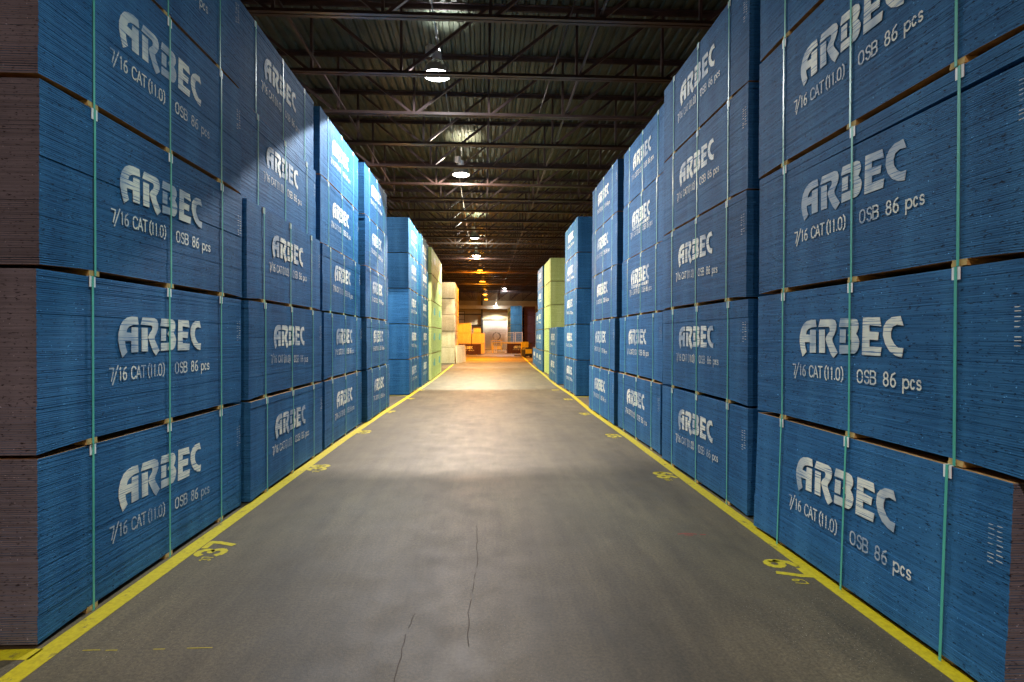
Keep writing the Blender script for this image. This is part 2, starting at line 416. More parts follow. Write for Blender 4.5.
LR, LB, LH, LBULB = lamp_meshes()
# how strongly a lamp shines at each angle from straight down (like a photometric file)
BELL = [(0, 0.85), (35, 1.0), (57, 1.0), (58.5, 0.05), (80, 0.05), (86, 0.10), (96, 0.09), (101, 0.0)]
SOFT_SIDE = [(0, 0.85), (35, 0.95), (48, 0.72), (60, 0.40), (74, 0.20), (86, 0.10), (96, 0.09), (101, 0.0)]
NARROW = [(0, 1.0), (32, 1.0), (36, 0.32), (75, 0.28), (92, 0.08), (101, 0.0)]
SOFT = [(0, 0.08), (12, 0.3), (20, 1.0), (26, 0.75), (34, 0.28), (42, 0.10), (52, 0.045), (80, 0.03), (92, 0.0)]
def lamp_light(e, c, table):
    L = bpy.data.lights.new('lamp_light', 'POINT'); L.energy = e; L.color = c; L.shadow_soft_size = 0.04; L.use_nodes = True
    t = L.node_tree; em = t.nodes['Emission']
    tc = N(t, 'ShaderNodeNewGeometry'); sx = N(t, 'ShaderNodeSeparateXYZ'); t.links.new(tc.outputs['Incoming'], sx.inputs[0])
    mr = N(t, 'ShaderNodeMapRange'); t.links.new(sx.outputs[2], mr.inputs[0]); mr.inputs[1].default_value = LAMP_SIGN; mr.inputs[2].default_value = -LAMP_SIGN * 0.2
    def curve(tab):
        r = N(t, 'ShaderNodeValToRGB'); el = r.color_ramp.elements
        pts = [((1 - math.cos(math.radians(a))) / 1.2, v) for a, v in tab]
        el[0].position = pts[0][0]; el[0].color = (pts[0][1],) * 3 + (1,); el[1].position = pts[-1][0]; el[1].color = (pts[-1][1],) * 3 + (1,)
        for p, v in pts[1:-1]:
            q = el.new(p); q.color = (v, v, v, 1)
        t.links.new(mr.outputs[0], r.inputs[0]); return r.outputs[0]
    out = curve(table)
    if table is BELL:                   # beam softened by hand towards the right wall: no sharp cut-off there
        mx = N(t, 'ShaderNodeMapRange'); t.links.new(sx.outputs[0], mx.inputs[0]); mx.inputs[1].default_value = 0.05; mx.inputs[2].default_value = 0.40
        out = mixc(t, mx.outputs[0], out, curve(SOFT_SIDE))
    t.links.new(out, em.inputs['Strength'])
    return L
LAMP_SIGN = -1.0
for i, (x, y, z, c, e, beam, lab) in enumerate(LAMPS):
    r = thing('high_bay_lamp', lab, 'lamp', (x, y, z), 0.3 * i, 'high bay lamps above the aisle')
    link('reflector', LR, r); link('ballast_box', LB, r); link('hanger', LH, r)
    key = 'bulb_%.2f_%.2f' % (c[1], c[2])
    if key not in M: M[key] = plain(key, (0.8, 0.8, 0.8), 0.4, emit=(c, 30.0))
    link('bulb', LBULB.mesh('bulb', M[key], True), r)
    if z < 6.4:
        mb = MB(); mb.tube([(0, 0, 1.1), (0, 0, 1.48)], 0.008, 6); link('drop_rod', mb.mesh('drop_rod', M['steel_conduit']), r)
    L = lamp_light(e, c, {'BELL': BELL, 'OPEN': SOFT_SIDE, 'SOFT': SOFT, 'NARROW': NARROW}[beam])
    lo = bpy.data.objects.new('lamp_light', L); COL.objects.link(lo); lo.parent = r; lo.location = (0, 0, -0.09)
    # light leaking out through the slots at the neck of the reflector
    U = bpy.data.lights.new('neck_light', 'SPOT'); U.energy = e * 0.10; U.color = c; U.shadow_soft_size = 0.05; U.spot_size = math.radians(84); U.spot_blend = 0.9
    uo = bpy.data.objects.new('neck_light', U); COL.objects.link(uo); uo.parent = r; uo.location = (0.15, 0.0, 0.36); uo.rotation_euler = (math.pi, 0, 0)
# wall lamp in front of the pale beam
r = thing('wall_lamp', 'bright white lamp in front of the pale beam above the roller door', 'lamp', WALL_LAMP, 0)
link('reflector', LR, r); link('ballast_box', LB, r); link('hanger', LH, r)
M['bulb_w'] = plain('bulb_w', (0.8, 0.8, 0.8), 0.4, emit=((1, 0.95, 0.85), 60.0))
link('bulb', LBULB.mesh('bulb', M['bulb_w'], True), r)
L = bpy.data.lights.new('lamp_light', 'SPOT'); L.energy = 13000; L.color = (1, 0.93, 0.78); L.spot_size = math.radians(130); L.spot_blend = 0.3; L.shadow_soft_size = 0.1
lo = bpy.data.objects.new('lamp_light', L); COL.objects.link(lo); lo.parent = r; lo.location = (0, 0, 0.0)
U = bpy.data.lights.new('neck_light', 'POINT'); U.energy = 60; U.color = (1, 0.93, 0.8); U.shadow_soft_size = 0.05
uo = bpy.data.objects.new('neck_light', U); COL.objects.link(uo); uo.parent = r; uo.location = (0.15, 0.0, 0.36)

# ------------------------------------------------------------------ panel bundles
BL, BD, BH, BR = 2.44, 1.22, 0.955, 0.034       # length, depth, board height, bearer height
SO = (0.41, 1.22, 2.03)
US = (0.0, 0.14, 0.28, 0.45, 1.22, 1.99, 2.16, 2.30, 2.44)
def stack_mesh(mat, seed, wedge=0.0, breaks=(), lean=0.0, raw_end=None):
    """86 boards; slot 0 painted edges, slot 1 raw board faces, slot 2 unpainted ends"""
    rnd = random.Random(seed); mb = MB(); mi = []; n = 86; t = BH / n; m = len(US)
    px = py = 0
    for i in range(n):
        if i in breaks: px = rnd.uniform(-0.004, 0.004); py = rnd.uniform(-0.003, 0.003)
        dx = px + rnd.uniform(-0.0016, 0.0016); dy = py + rnd.uniform(-0.0011, 0.0011) - lean * (1 - i / n)
        z0 = BR + i * t; z1 = z0 + t * (0.86 if rnd.random() < 0.8 else 0.74)
        if i in breaks: z0 += 0.0022
        def zz(z, u):
            d = 0.0
            if wedge and i < 76: d -= wedge * min(1, max(0, (u - 0.5) / 1.9)) * (z - BR) / (t * 76)
            if i < 14:                      # the lowest boards sag beyond the outer bearers
                e = max(0.0, 0.36 - u, u - 2.08) / 0.36
                d -= 0.016 * e ** 1.4 * (1 - i / 14.0) ** 1.3
            return z + d
        ends = [dx + (BL * u / 2.44) for u in US]
        k = len(mb.v)
        for z in (z0, z1):
            mb.v += [(x, dy, zz(z, u)) for x, u in zip(ends, US)] + [(x, BD + dy, zz(z, u)) for x, u in zip(ends, US)]
        T = 2 * m
        for j in range(m - 1):
            mb.f += [(k + j, k + m + j, k + m + j + 1, k + j + 1), (k + T + j, k + T + j + 1, k + T + m + j + 1, k + T + m + j)]; mi += [1 if i == 0 else 0, 1 if i == n - 1 else 0]
            mb.f += [(k + j, k + j + 1, k + T + j + 1, k + T + j), (k + m + j + 1, k + m + j, k + T + m + j, k + T + m + j + 1)]; mi += [0, 0]
        mb.f += [(k + m, k, k + T, k + T + m), (k + m - 1, k + 2 * m - 1, k + T + 2 * m - 1, k + T + m - 1)]
        mi += [2 if raw_end == 'L' else 0, 2 if raw_end == 'R' else 0]
    q = 0.004; kk = len(mb.f)
    mb.box(q, BL - q, q, BD - q, BR + 0.03, BR + BH - 0.002 - (wedge if wedge else 0) - (0.11 if wedge else 0)); mi += [0, 0, 0, 2 if raw_end == 'R' else 0, 0, 2 if raw_end == 'L' else 0]
    me = bpy.data.meshes.new('panel_stack'); me.from_pydata(mb.v, [], mb.f)
    me.materials.append(mat); me.materials.append(M['raw']); me.materials.append(M['end'])
    me.polygons.foreach_set('material_index', mi); me.update(); return me
def leaned(me, lean):
    """a copy of a mesh that leans out towards its foot, with the bundle it belongs to"""
    c = me.copy()
    for v in c.vertices: v.co.y -= lean * (1 - v.co.z / (BR + BH))
    return c
LOGO = [
 [(.854,.714),(.844,.765),(.787,.766),(.735,.757),(.696,.737),(.665,.700),(.647,.650),(.646,.604),(.661,.551),(.685,.500),(.734,.534),(.718,.567),(.711,.605),(.776,.606),(.777,.530),(.849,.532),(.847,.695),(.781,.696),(.778,.658),(.726,.662),(.734,.684),(.756,.701),(.794,.711)],
 [(.879,.714),(.899,.765),(1.033,.764),(1.065,.753),(1.081,.725),(1.077,.691),(1.057,.657),(1.035,.632),(1.041,.608),(1.067,.574),(1.095,.537),(1.050,.501),(1.019,.531),(.984,.586),(.960,.629),(.977,.653),(1.006,.678),(1.011,.699),(1.0,.712)],
 [(.888,.695),(.953,.694),(.957,.533),(.889,.533)],
 [(1.108,.710),(1.122,.765),(1.261,.762),(1.288,.750),(1.301,.724),(1.300,.698),(1.287,.675),(1.277,.662),(1.297,.643),(1.310,.614),(1.303,.578),(1.288,.552),(1.264,.537),(1.113,.532),(1.115,.588),(1.223,.590),(1.233,.600),(1.233,.620),(1.219,.633),(1.197,.653),(1.219,.677),(1.229,.689),(1.225,.707)],
 [(1.119,.692),(1.178,.691),(1.176,.604),(1.116,.605)],
 [(1.343,.765),(1.490,.760),(1.503,.706),(1.401,.715),(1.401,.676),(1.483,.671),(1.475,.623),(1.401,.627),(1.402,.584),(1.506,.582),(1.497,.530),(1.335,.531)],
 [(1.656,.761),(1.679,.706),(1.630,.713),(1.595,.700),(1.582,.670),(1.584,.636),(1.608,.603),(1.637,.582),(1.680,.580),(1.669,.526),(1.620,.536),(1.573,.560),(1.537,.602),(1.518,.653),(1.524,.705),(1.548,.735),(1.589,.757)]]
def face(mb, poly, y=-0.0060):
    n = len(mb.v); mb.v += [(u, y, v) for u, v in poly]; mb.f.append(tuple(range(n, n + len(poly))))
def logo_mesh(mat):
    mb = MB()
    for p in LOGO:
        # front face and a thin rim, so the print has the thickness of its paint
        mb.prism(p, 0.0020, lambda u, v, w_: (u, -0.0050 + w_, v))
    return mb.mesh('printed_wordmark', mat)
def arc(cx, cy, rx, ry, a0, a1, n=8):
    return [(cx + rx * math.cos(math.radians(a0 + (a1 - a0) * i / n)), cy + ry * math.sin(math.radians(a0 + (a1 - a0) * i / n))) for i in range(n + 1)]
GL = {  # strokes in a unit box
 '7': [[(0, 1), (1, 1), (0.92, 0.7), (0.45, 0)]], '/': [[(1, 1.18), (0, -0.30)]], '1': [[(-0.15, 0.86), (0.5, 1), (0.5, 0)]],
 '6': [[(0.85, 1), (0.3, 0.85), (0.05, 0.5), (0.05, 0.25)] + arc(.5, .28, .45, .28, 180, 540, 12)],
 'C': [[(1, .8)] + arc(.5, .68, .5, .32, 30, 180, 5) + arc(.5, .32, .5, .32, 180, 330, 5)],
 'A': [[(0, 0), (0.5, 1), (1, 0)], [(0.18, 0.32), (0.82, 0.32)]], 'T': [[(0, 1), (1, 1)], [(0.5, 1), (0.5, 0)]],
 '(': [[(0.9, 1.12), (0.3, 0.9), (0.1, 0.5), (0.3, 0.1), (0.9, -0.12)]], ')': [[(0.1, 1.12), (0.75, 0.9), (0.9, 0.5), (0.75, 0.1), (0.1, -0.12)]],
 '.': [[(0.4, 0.04), (0.6, 0.04)]], '0': [arc(.5, .68, .5, .32, 0, 180, 8) + arc(.5, .32, .5, .32, 180, 360, 8) + [(1, .68)]],
 'O': [arc(.5, .68, .5, .32, 0, 180, 8) + arc(.5, .32, .5, .32, 180, 360, 8) + [(1, .68)]],
 'S': [[(.95, .82)] + arc(.5, .76, .45, .24, 20, 250, 8) + arc(.5, .26, .47, .27, 70, -160, 8)],
 'B': [[(0, 0), (0, 1), (.65, 1), (.95, .88), (.95, .64), (.65, .53), (0, .53)], [(.65, .53), (1, .4), (1, .12), (.65, 0), (0, 0)]],
 '8': [arc(.5, .76, .42, .24, 0, 360, 12), arc(.5, .27, .5, .27, 0, 360, 12)],
 'p': [[(0, -.38), (0, .62)], arc(.5, .31, .5, .31, 0, 360, 12)], 'c': [arc(.5, .31, .5, .31, 40, 320, 9)],
 's': [[(.92, .52)] + arc(.5, .46, .42, .16, 30, 240, 6) + arc(.5, .15, .46, .15, 60, -150, 6)],
 '3': [[(0.05, .82)] + arc(.5, .76, .45, .24, 150, -80, 8) + arc(.5, .27, .5, .27, 80, -150, 8)],
 '5': [[(.95, 1), (.1, 1), (.1, .58), (.6, .62), (.95, .45), (.95, .15), (.6, 0), (.05, .08)]],
 '4': [[(.75, 0), (.75, 1), (0, .35), (1, .35)]], '2': [[(.05, .8)] + arc(.5, .74, .43, .26, 160, -30, 7) + [(.05, 0), (1, 0)]],
 '9': [[(.15, 0), (.7, .15), (.95, .5), (.95, .75)] + arc(.5, .72, .45, .28, 0, 360, 12)],
}
def ribbon(pts, w_):
    """stroke outline as a list of quads in 2-D"""
    out = []
    for a, b in zip(pts[:-1], pts[1:]):
        dx, dy = b[0] - a[0], b[1] - a[1]; l = math.hypot(dx, dy)
        if l < 1e-6: continue
        ex, ey = dx / l * w_ * 0.35, dy / l * w_ * 0.35; nx, ny = -dy / l * w_ / 2, dx / l * w_ / 2
        a2 = (a[0] - ex, a[1] - ey); b2 = (b[0] + ex, b[1] + ey)
        out.append([(a2[0] + nx, a2[1] + ny), (a2[0] - nx, a2[1] - ny), (b2[0] - nx, b2[1] - ny), (b2[0] + nx, b2[1] + ny)])
    return out
SMALL = [('7', .560, .597), ('/', .588, .640), ('1', .658, .670), ('6', .690, .726), ('C', .776, .822), ('A', .828, .876), ('T', .882, .928),
         ('(', .956, .978), ('1', .990, 1.002), ('1', 1.030, 1.042), ('.', 1.060, 1.072), ('0', 1.082, 1.120), (')', 1.133, 1.155),
         ('O', 1.296, 1.342), ('S', 1.362, 1.404), ('B', 1.416, 1.460), ('8', 1.527, 1.566), ('6', 1.584, 1.625), ('p', 1.682, 1.725), ('c', 1.738, 1.766), ('s', 1.782, 1.812)]
def lettering_mesh(mat, extra=False, slope=0.0):
    mb = MB(); k = 0
    def put(ch, u0, u1, base, hh, sw):
        nonlocal k
        for st in GL[ch]:
            for q in ribbon([(u0 + (u1 - u0) * a, base + hh * b) for a, b in st], sw):
                k += 1; face(mb, q, -0.0060 - 0.00001 * (k % 40))
    for ch, u0, u1 in SMALL:
        put(ch, u0, u1, 0.358 + slope * (u0 - 0.55), 0.078, 0.0105)
    if extra:                           # a second stencil row sprayed between the wordmark and the line below
        rnd = random.Random(3)
        u = 0.66
        while u < 1.62:
            w_ = rnd.uniform(0.03, 0.10); h0 = rnd.uniform(0.452, 0.475); h1 = rnd.uniform(0.492, 0.52)
            face(mb, [(u, h0 - 0.03 * (rnd.random() > .8)), (u + w_, h0), (u + w_, h1), (u, h1)], -0.0062); u += w_ + rnd.uniform(0.0, 0.035)
    return mb.mesh('printed_lettering', mat)
def end_mark_mesh(mat):
    mb = MB(); rnd = random.Random(5)
    for col in (2.340, 2.385):
        for i in range(9):
            v = 0.60 + i * 0.022 + rnd.uniform(-.003, .003)
            if rnd.random() < 0.75: face(mb, [(col, v), (col + rnd.uniform(.015, .035), v), (col + .03, v + .004), (col, v + .004)])
    return mb.mesh('end_marking', mat)
def strap_mesh(u):
    mb = MB(); w_ = 0.0165; a, b = -0.0095, -0.0075; x0, x1 = u - w_ / 2, u + w_ / 2; top = BR + BH
    mb.box(x0, x1, a, b, 0.0002, top + 0.0034); mb.box(x0, x1, a, BD + 0.0095, top + 0.0022, top + 0.0034)
    mb.box(x0, x1, BD + 0.0075, BD + 0.0095, 0.0002, top + 0.0034); mb.box(x0, x1, a, BD + 0.0095, 0.0002, 0.0012)
    return mb.mesh('strap', M['strap'])
def protector_mesh(u):
    mb = MB(); top = BR + BH; h = 0.062; w_ = 0.050
    for y0, y1, ya, yb in ((-0.0072, -0.0042, -0.0072, 0.05), (BD + 0.0042, BD + 0.0072, BD - 0.05, BD + 0.0072)):
        mb.box(u - w_ / 2, u - 0.009, y0, y1, top - h, top + 0.002); mb.box(u + 0.009, u + w_ / 2, y0, y1, top - h, top + 0.002)
        mb.box(u - 0.009, u + 0.009, y0, y1, top - 0.02, top + 0.002)
        mb.box(u - w_ / 2, u + w_ / 2, ya, yb, top + 0.0004, top + 0.0020)
    return mb.mesh('edge_protector', M['protector'])
def bearer_mesh(u):
    mb = MB(); mb.box(u - 0.045, u + 0.045, -0.002, BD + 0.002, 0.0013, 0.0170); mb.box(u - 0.043, u + 0.046, 0.0, BD, 0.0175, BR)
    return mb.mesh('bearer', M['bearer'])
STK = {'blue': [stack_mesh(M['blue'], 1, breaks=(22, 60)), stack_mesh(M['blue'], 2, breaks=(10, 47, 71)), stack_mesh(M['blue'], 3, breaks=(33, 80)), stack_mesh(M['blue'], 4, breaks=(18, 79, 81))],
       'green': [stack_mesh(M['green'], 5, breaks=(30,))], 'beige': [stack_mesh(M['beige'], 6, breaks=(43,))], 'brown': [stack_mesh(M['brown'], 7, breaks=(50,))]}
STK_WEDGE = stack_mesh(M['blue'], 8, wedge=0.026, breaks=(81,), raw_end='R')
STK_LEAN = stack_mesh(M['blue'], 9, breaks=(23,), lean=0.030, raw_end='R')
for v in STK_LEAN.vertices:
    if v.co.x > 2.1: v.co.x = 2.1 + (v.co.x - 2.1) * 0.82
STK_ENDL = [stack_mesh(M['blue'], 20 + k, breaks=(12 + 9 * k, 40 + 5 * k), raw_end='L') for k in range(3)]
STK_ENDR = stack_mesh(M['blue'], 31, breaks=(44,), raw_end='R')
LOGO_M = logo_mesh(M['white_ink'])
LET = [lettering_mesh(M['white_ink'], slope=0.0), lettering_mesh(M['white_ink'], slope=-0.035), lettering_mesh(M['white_ink'], slope=0.004)]
LET_X = lettering_mesh(M['white_ink'], extra=True)
ENDM = end_mark_mesh(M['white_ink'])
STRAPS = [strap_mesh(u) for u in SO]; PROT = [protector_mesh(u) for u in SO]; BEAR = [bearer_mesh(u) for u in SO]
def blocks_mesh(mat):
    mb = MB()
    mb.prism([(1.05, .50), (1.62, .50), (1.62, .78), (1.05, .78)], 0.002, lambda u, v, w_: (u, -0.005 + w_, v))
    mb.prism([(0.78, .55), (0.92, .55), (0.92, .66), (0.78, .66)], 0.002, lambda u, v, w_: (u, -0.005 + w_, v))
    return mb.mesh('printed_block', mat)
BLK = {'green': blocks_mesh(M['teal_ink']), 'beige': blocks_mesh(M['navy_ink'])}

LEVEL = ['bottom', 'second from the floor', 'third from the floor', 'fourth from the floor', 'top']
cnt = 0
def bundle(loc, rz, kind, label, group, near=True, stack=None, let=None, lean=0.0, marks=True, squeeze=1.0, mark_shift=0.0):
    global cnt; cnt += 1
    r = thing('panel_bundle', label, 'panel bundle', loc, rz, group)
    link('panel_stack', stack or STK[kind][cnt % len(STK[kind])], r)
    if kind in ('blue', 'brown') and marks:
        link('printed_wordmark', LOGO_M, r)
        link('printed_lettering', let or LET[cnt % 3], r)
        if near: link('end_marking', ENDM, r, (mark_shift, 0, 0))
    elif kind in BLK and marks:
        link('printed_block', BLK[kind], r)
    r.scale = (squeeze, 1, 1)
    if lean:
        for ch in list(r.children):
            if ch.name.split('.')[0] != 'panel_stack': ch.data = leaned(ch.data, lean)
    for k in range(3):
        link('bearer', BEAR[k], r)
        if near:
            link('strap', leaned(STRAPS[k], lean) if lean else STRAPS[k], r); link('edge_protector', PROT[k], r)
    return r
PITCH = 0.993
def stack(side, y0, xs, kind, desc, group, near=True, special={}, marks=True, jit=0.012):
    """side 'L'/'R': long face towards the aisle, y0 is the near end, xs the aisle face of each level"""
    rnd = random.Random(int(y0 * 100) + (5 if side == 'L' else 9))
    for k, X in enumerate(xs):
        yy = y0 + (0 if k == 0 else rnd.uniform(-jit, jit)); a = math.radians(rnd.uniform(-0.12, 0.12))
        kw = dict(special.get(k, {})); X += kw.pop('dx', 0); yy += kw.pop('dy', 0); a += kw.pop('da', 0)
        if len(xs) > 1: lev = LEVEL[k] if k < len(xs) - 1 else 'top'
        else: lev = 'single'
        lab = desc % lev
        z = k * PITCH + 0.0076 * (0 if k == 0 else 0)
        if side == 'L': bundle((X, yy, z), math.pi / 2 + a, kind, lab, group, near, marks=marks, **kw)
        else: bundle((X, yy + BL, z), -math.pi / 2 + a, kind, lab, group, near, marks=marks, **kw)

GL_ = 'blue panel bundles stacked left of the aisle'; GR_ = 'blue panel bundles stacked right of the aisle'
def rep(x, n=5): return [x] * n
stack('L', 3.04, [-2.330, -2.322, -2.322, -2.322, -2.335], 'blue', 'blue strapped panel bundle, %s of the nearest stack left of the aisle', GL_, special={k: dict(stack=STK_ENDL[k % 3]) for k in range(5)})
stack('L', 5.59, [-2.280, -2.295, -2.310, -2.395, -2.430], 'blue', 'blue strapped panel bundle, %s of the second stack on the left', GL_, special={4: dict(dy=0.10), 3: dict(dy=0.06)})
stack('L', 8.17, [-2.290, -2.300, -2.330, -2.370, -2.385], 'blue', 'blue strapped panel bundle, %s of the third stack on the left', GL_, special={4: dict(dy=0.10), 3: dict(dy=0.07), 2: dict(dy=0.04)})
stack('L', 10.76, [-2.215, -2.230, -2.250, -2.280, -2.300], 'blue', 'blue strapped panel bundle, %s of the fourth stack on the left', GL_, special={4: dict(dy=0.10), 3: dict(dy=0.07)})
stack('L', 15.79, [-2.105, -2.112, -2.118, -2.122, -2.125], 'blue', 'blue panel bundle, %s of the left stack just past the gap', GL_)
stack('L', 18.30, [-2.045, -2.050, -2.058, -2.062, -2.070], 'blue', 'blue panel bundle, %s of the left stack before the green ones', GL_)
stack('L', 20.95, rep(-1.975), 'green', 'pale green panel bundle, %s of the nearer green stack on the left', 'pale green panel bundles on the left', near=False)
stack('L', 23.43, rep(-1.975), 'green', 'pale green panel bundle, %s of the farther green stack on the left', 'pale green panel bundles on the left', near=False)
stack('L', 34.4, rep(-1.83), 'beige', 'raw beige panel bundle, %s of the nearer stack beyond the green ones', 'raw beige panel bundles on the left', near=False)
stack('L', 36.9, rep(-1.84), 'beige', 'raw orange-lit panel bundle, %s of the farther beige stack', 'raw beige panel bundles on the left', near=False)

stack('R', 2.275, [2.345, 2.345, 2.347, 2.347, 2.347], 'blue', 'blue strapped panel bundle, %s of the nearest stack right of the aisle', GR_,
      special={2: dict(stack=STK_WEDGE), 0: dict(stack=STK_LEAN, let=LET[1], lean=0.030, da=-0.005, squeeze=0.985, mark_shift=-0.065), 1: dict(let=LET[0], stack=STK_ENDR), 3: dict(stack=STK_ENDR), 4: dict(stack=STK_ENDR)})
stack('R', 4.97, [2.375, 2.380, 2.385, 2.405, 2.412], 'blue', 'blue strapped panel bundle, %s of the second stack on the right', GR_, special={3: dict(dy=0.08), 4: dict(dy=0.08), 2: dict(dy=0.05)})
stack('R', 7.62, [2.415, 2.44, 2.48, 2.52, 2.54], 'blue', 'blue strapped panel bundle, %s of the third stack on the right', GR_,
      special={2: dict(let=LET_X), 3: dict(let=LET_X, dy=0.1), 4: dict(dy=0.12)})
stack('R', 10.25, [2.38, 2.40, 2.43, 2.455, 2.475], 'blue', 'blue strapped panel bundle, %s of the fourth stack on the right', GR_, special={3: dict(dy=0.1), 4: dict(dy=0.15)})
stack('R', 15.40, [2.53, 2.535, 2.545, 2.555, 2.565], 'blue', 'blue panel bundle, %s of the right stack just past the gap', GR_)
stack('R', 19.25, [2.50, 2.505], 'blue', 'blue panel bundle, %s of the low two-high stack on the right', GR_)
stack('R', 23.46, rep(2.758), 'green', 'pale green panel bundle, %s of the green stack on the right', 'pale green panel bundles on the right', near=False, marks=False)
stack('R', 26.1, rep(2.70), 'blue', 'blue panel bundle, %s of the right stack behind the green one', GR_, near=False)
stack('R', 28.65, rep(2.83, 3), 'blue', 'blue panel bundle, %s of the three-high right stack behind the tall ones', GR_, near=False)
stack('R', 32.0, [2.96], 'blue', 'blue panel bundle, %s one alone at the far end of the right line', GR_, near=False)

# far, orange-lit yard of stock
FG = 'bundles in the far orange-lit area'
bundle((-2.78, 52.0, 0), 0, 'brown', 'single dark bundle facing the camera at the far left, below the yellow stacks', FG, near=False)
for k in range(3): bundle((-2.52, 56.6, k * PITCH), -math.pi / 2, 'beige', 'yellow-lit panel bundle, %s of the three-high far stack by the window' % LEVEL[k if k < 2 else 4], FG, near=False)
for k in range(2): bundle((-1.22, 56.9, k * PITCH), -math.pi / 2, 'beige', 'yellow-lit panel bundle, %s of the two-high far stack under a crate' % ('bottom' if k == 0 else 'top'), FG, near=False)
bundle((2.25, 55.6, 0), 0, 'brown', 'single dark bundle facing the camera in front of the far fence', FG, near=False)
for j, yy in enumerate((59.8, 62.3, 64.8)):
    for k in range(5):
        bundle((2.76, yy + BL, k * PITCH), -math.pi / 2, 'blue', 'blue panel bundle, %s of the %s stack behind the far fence' % (LEVEL[k], ('nearest', 'middle', 'farthest')[j]), FG, near=False)
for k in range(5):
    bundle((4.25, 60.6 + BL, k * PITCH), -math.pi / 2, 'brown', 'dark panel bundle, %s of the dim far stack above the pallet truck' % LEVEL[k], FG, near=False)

# ------------------------------------------------------------------ yellow floor lines, numbers
def strip(name, pts, w_, label, z=0.0016):
    mb = MB(); n = len(mb.v); L_ = []; R_ = []
    for i, p in enumerate(pts):
        a = Vector(pts[max(0, i - 1)]); b = Vector(pts[min(len(pts) - 1, i + 1)]); d = (b - a).normalized(); s = Vector((-d.y, d.x)) * w_ / 2
        L_.append((p[0] + s.x, p[1] + s.y, z)); R_.append((p[0] - s.x, p[1] - s.y, z))
    mb.v = L_ + R_; m = len(pts)
    for i in range(m - 1): mb.f.append((m + i, m + i + 1, i + 1, i))
    lo = [(x, y_, 0.0002) for x, y_, _ in mb.v]; mb.v += lo
    for i in range(m - 1):
        mb.f.append((i, i + 1, 2*m + i + 1, 2*m + i)); mb.f.append((m + i + 1, m + i, 3*m + i, 3*m + i + 1))
    o = link(name, mb.mesh(name, M['yellow'])); o['kind'] = 'structure'; o['label'] = label; return o
strip('trim_4', [(-2.235, 0.5), (-2.245, 3), (-2.235, 6), (-2.225, 9), (-2.17, 12), (-2.07, 15.5), (-1.98, 19), (-1.92, 23), (-1.89, 28), (-1.86, 33.5)], 0.115, 'yellow floor line along the left stacks')
strip('trim_5', [(2.275, 0.5), (2.285, 3), (2.31, 6), (2.345, 9), (2.34, 12), (2.45, 15.5), (2.43, 19), (2.52, 22.5), (2.62, 26), (2.66, 30), (2.86, 36.6), (3.09, 44), (3.2, 50)], 0.11, 'yellow floor line along the right stacks')
strip('trim_6', [(-4.2, 2.98), (-2.29, 2.98)], 0.10, 'yellow cross line at the foot of the nearest left stack')
strip('trim_7', [(-4.2, 15.66), (-2.12, 15.66)], 0.09, 'yellow cross line in the gap between the left stacks')
strip('trim_8', [(2.50, 15.24), (4.4, 15.24)], 0.09, 'yellow cross line in the gap between the right stacks')

def floor_number(text, x, y, side, label):
    """stencil digits; top of the figures points to the stacks"""
    mb = MB(); w_, h_, gap = 0.115, 0.185, 0.045
    def put(s, ox, oy, w_, h_, gap, sw):
        for i, ch in enumerate(s):
            for st in GL[ch]:
                for q in ribbon([(ox + i * (w_ + gap) + w_ * a, oy + h_ * b) for a, b in st], sw):
                    n = len(mb.v); k = 0.0016 + 0.00002 * (n % 12)
                    mb.v += [(a, b, k) for a, b in q]; mb.f.append((n, n + 1, n + 2, n + 3))
    put(text, 0, 0, w_, h_, gap, 0.048)
    if side == 'L': put(text, -0.10, 0.03, 0.028, 0.075, 0.015, 0.010)
    else: put(text, 0.32, 0.03, 0.028, 0.075, 0.015, 0.010)
    o = link('floor_number', mb.mesh('floor_number', M['yellow'])); tag(o, label, 'painted number', 'bay numbers painted on the floor')
    o.location = (x, y, 0); o.rotation_euler = (0, 0, math.pi / 2 if side == 'L' else -math.pi / 2)
BAY = ('the nearest stack', 'the second stack', 'the third stack', 'the fourth stack', 'the gap between stacks', 'the stacks past the gap')
for t_, y_, d_ in zip(('37', '38', '39', '40', '41', '42'), (4.27, 6.95, 9.6, 12.2, 14.8, 17.2), BAY):
    floor_number(t_, -1.965 if y_ < 13 else -1.86, y_, 'L', 'yellow %s painted on the floor by the left line at %s' % (t_, d_))
for t_, y_, d_ in zip(('67', '66', '65', '64', '63', '62'), (4.00, 6.68, 9.35, 12.0, 14.8, 17.4), BAY):
    floor_number(t_, 2.04 if y_ < 13 else 2.10, y_, 'R', 'yellow %s painted on the floor by the right line at %s' % (t_, d_))

# faint scraps of an old yellow line, and cracks in the slab
def scrap(pts, w_, name, mat, label, cat, z=0.0012):
    mb = MB()
    for (a, b) in pts: 
        n = len(mb.v); d = (Vector(b) - Vector(a)).normalized(); s = Vector((-d.y, d.x)) * w_ / 2
        mb.v += [(a[0] + s.x, a[1] + s.y, z), (a[0] - s.x, a[1] - s.y, z), (b[0] - s.x, b[1] - s.y, z), (b[0] + s.x, b[1] + s.y, z)]; mb.f.append((n, n+1, n+2, n+3))
    tag(link(name, mb.mesh(name, mat)), label, cat, kind='structure')
scrap([((-2.08, 3.005), (-1.99, 3.006)), ((-1.96, 3.0), (-1.90, 3.0)), ((-1.72, 3.0), (-1.66, 3.0)), ((-1.55, 3.002), (-1.42, 3.002))], 0.006, 'paint_scrap', M['yellow'], 'broken trace of an old yellow line near the left front', 'paint mark')
M['crack'] = plain('dark_crack', (0.050, 0.038, 0.026), 0.9)
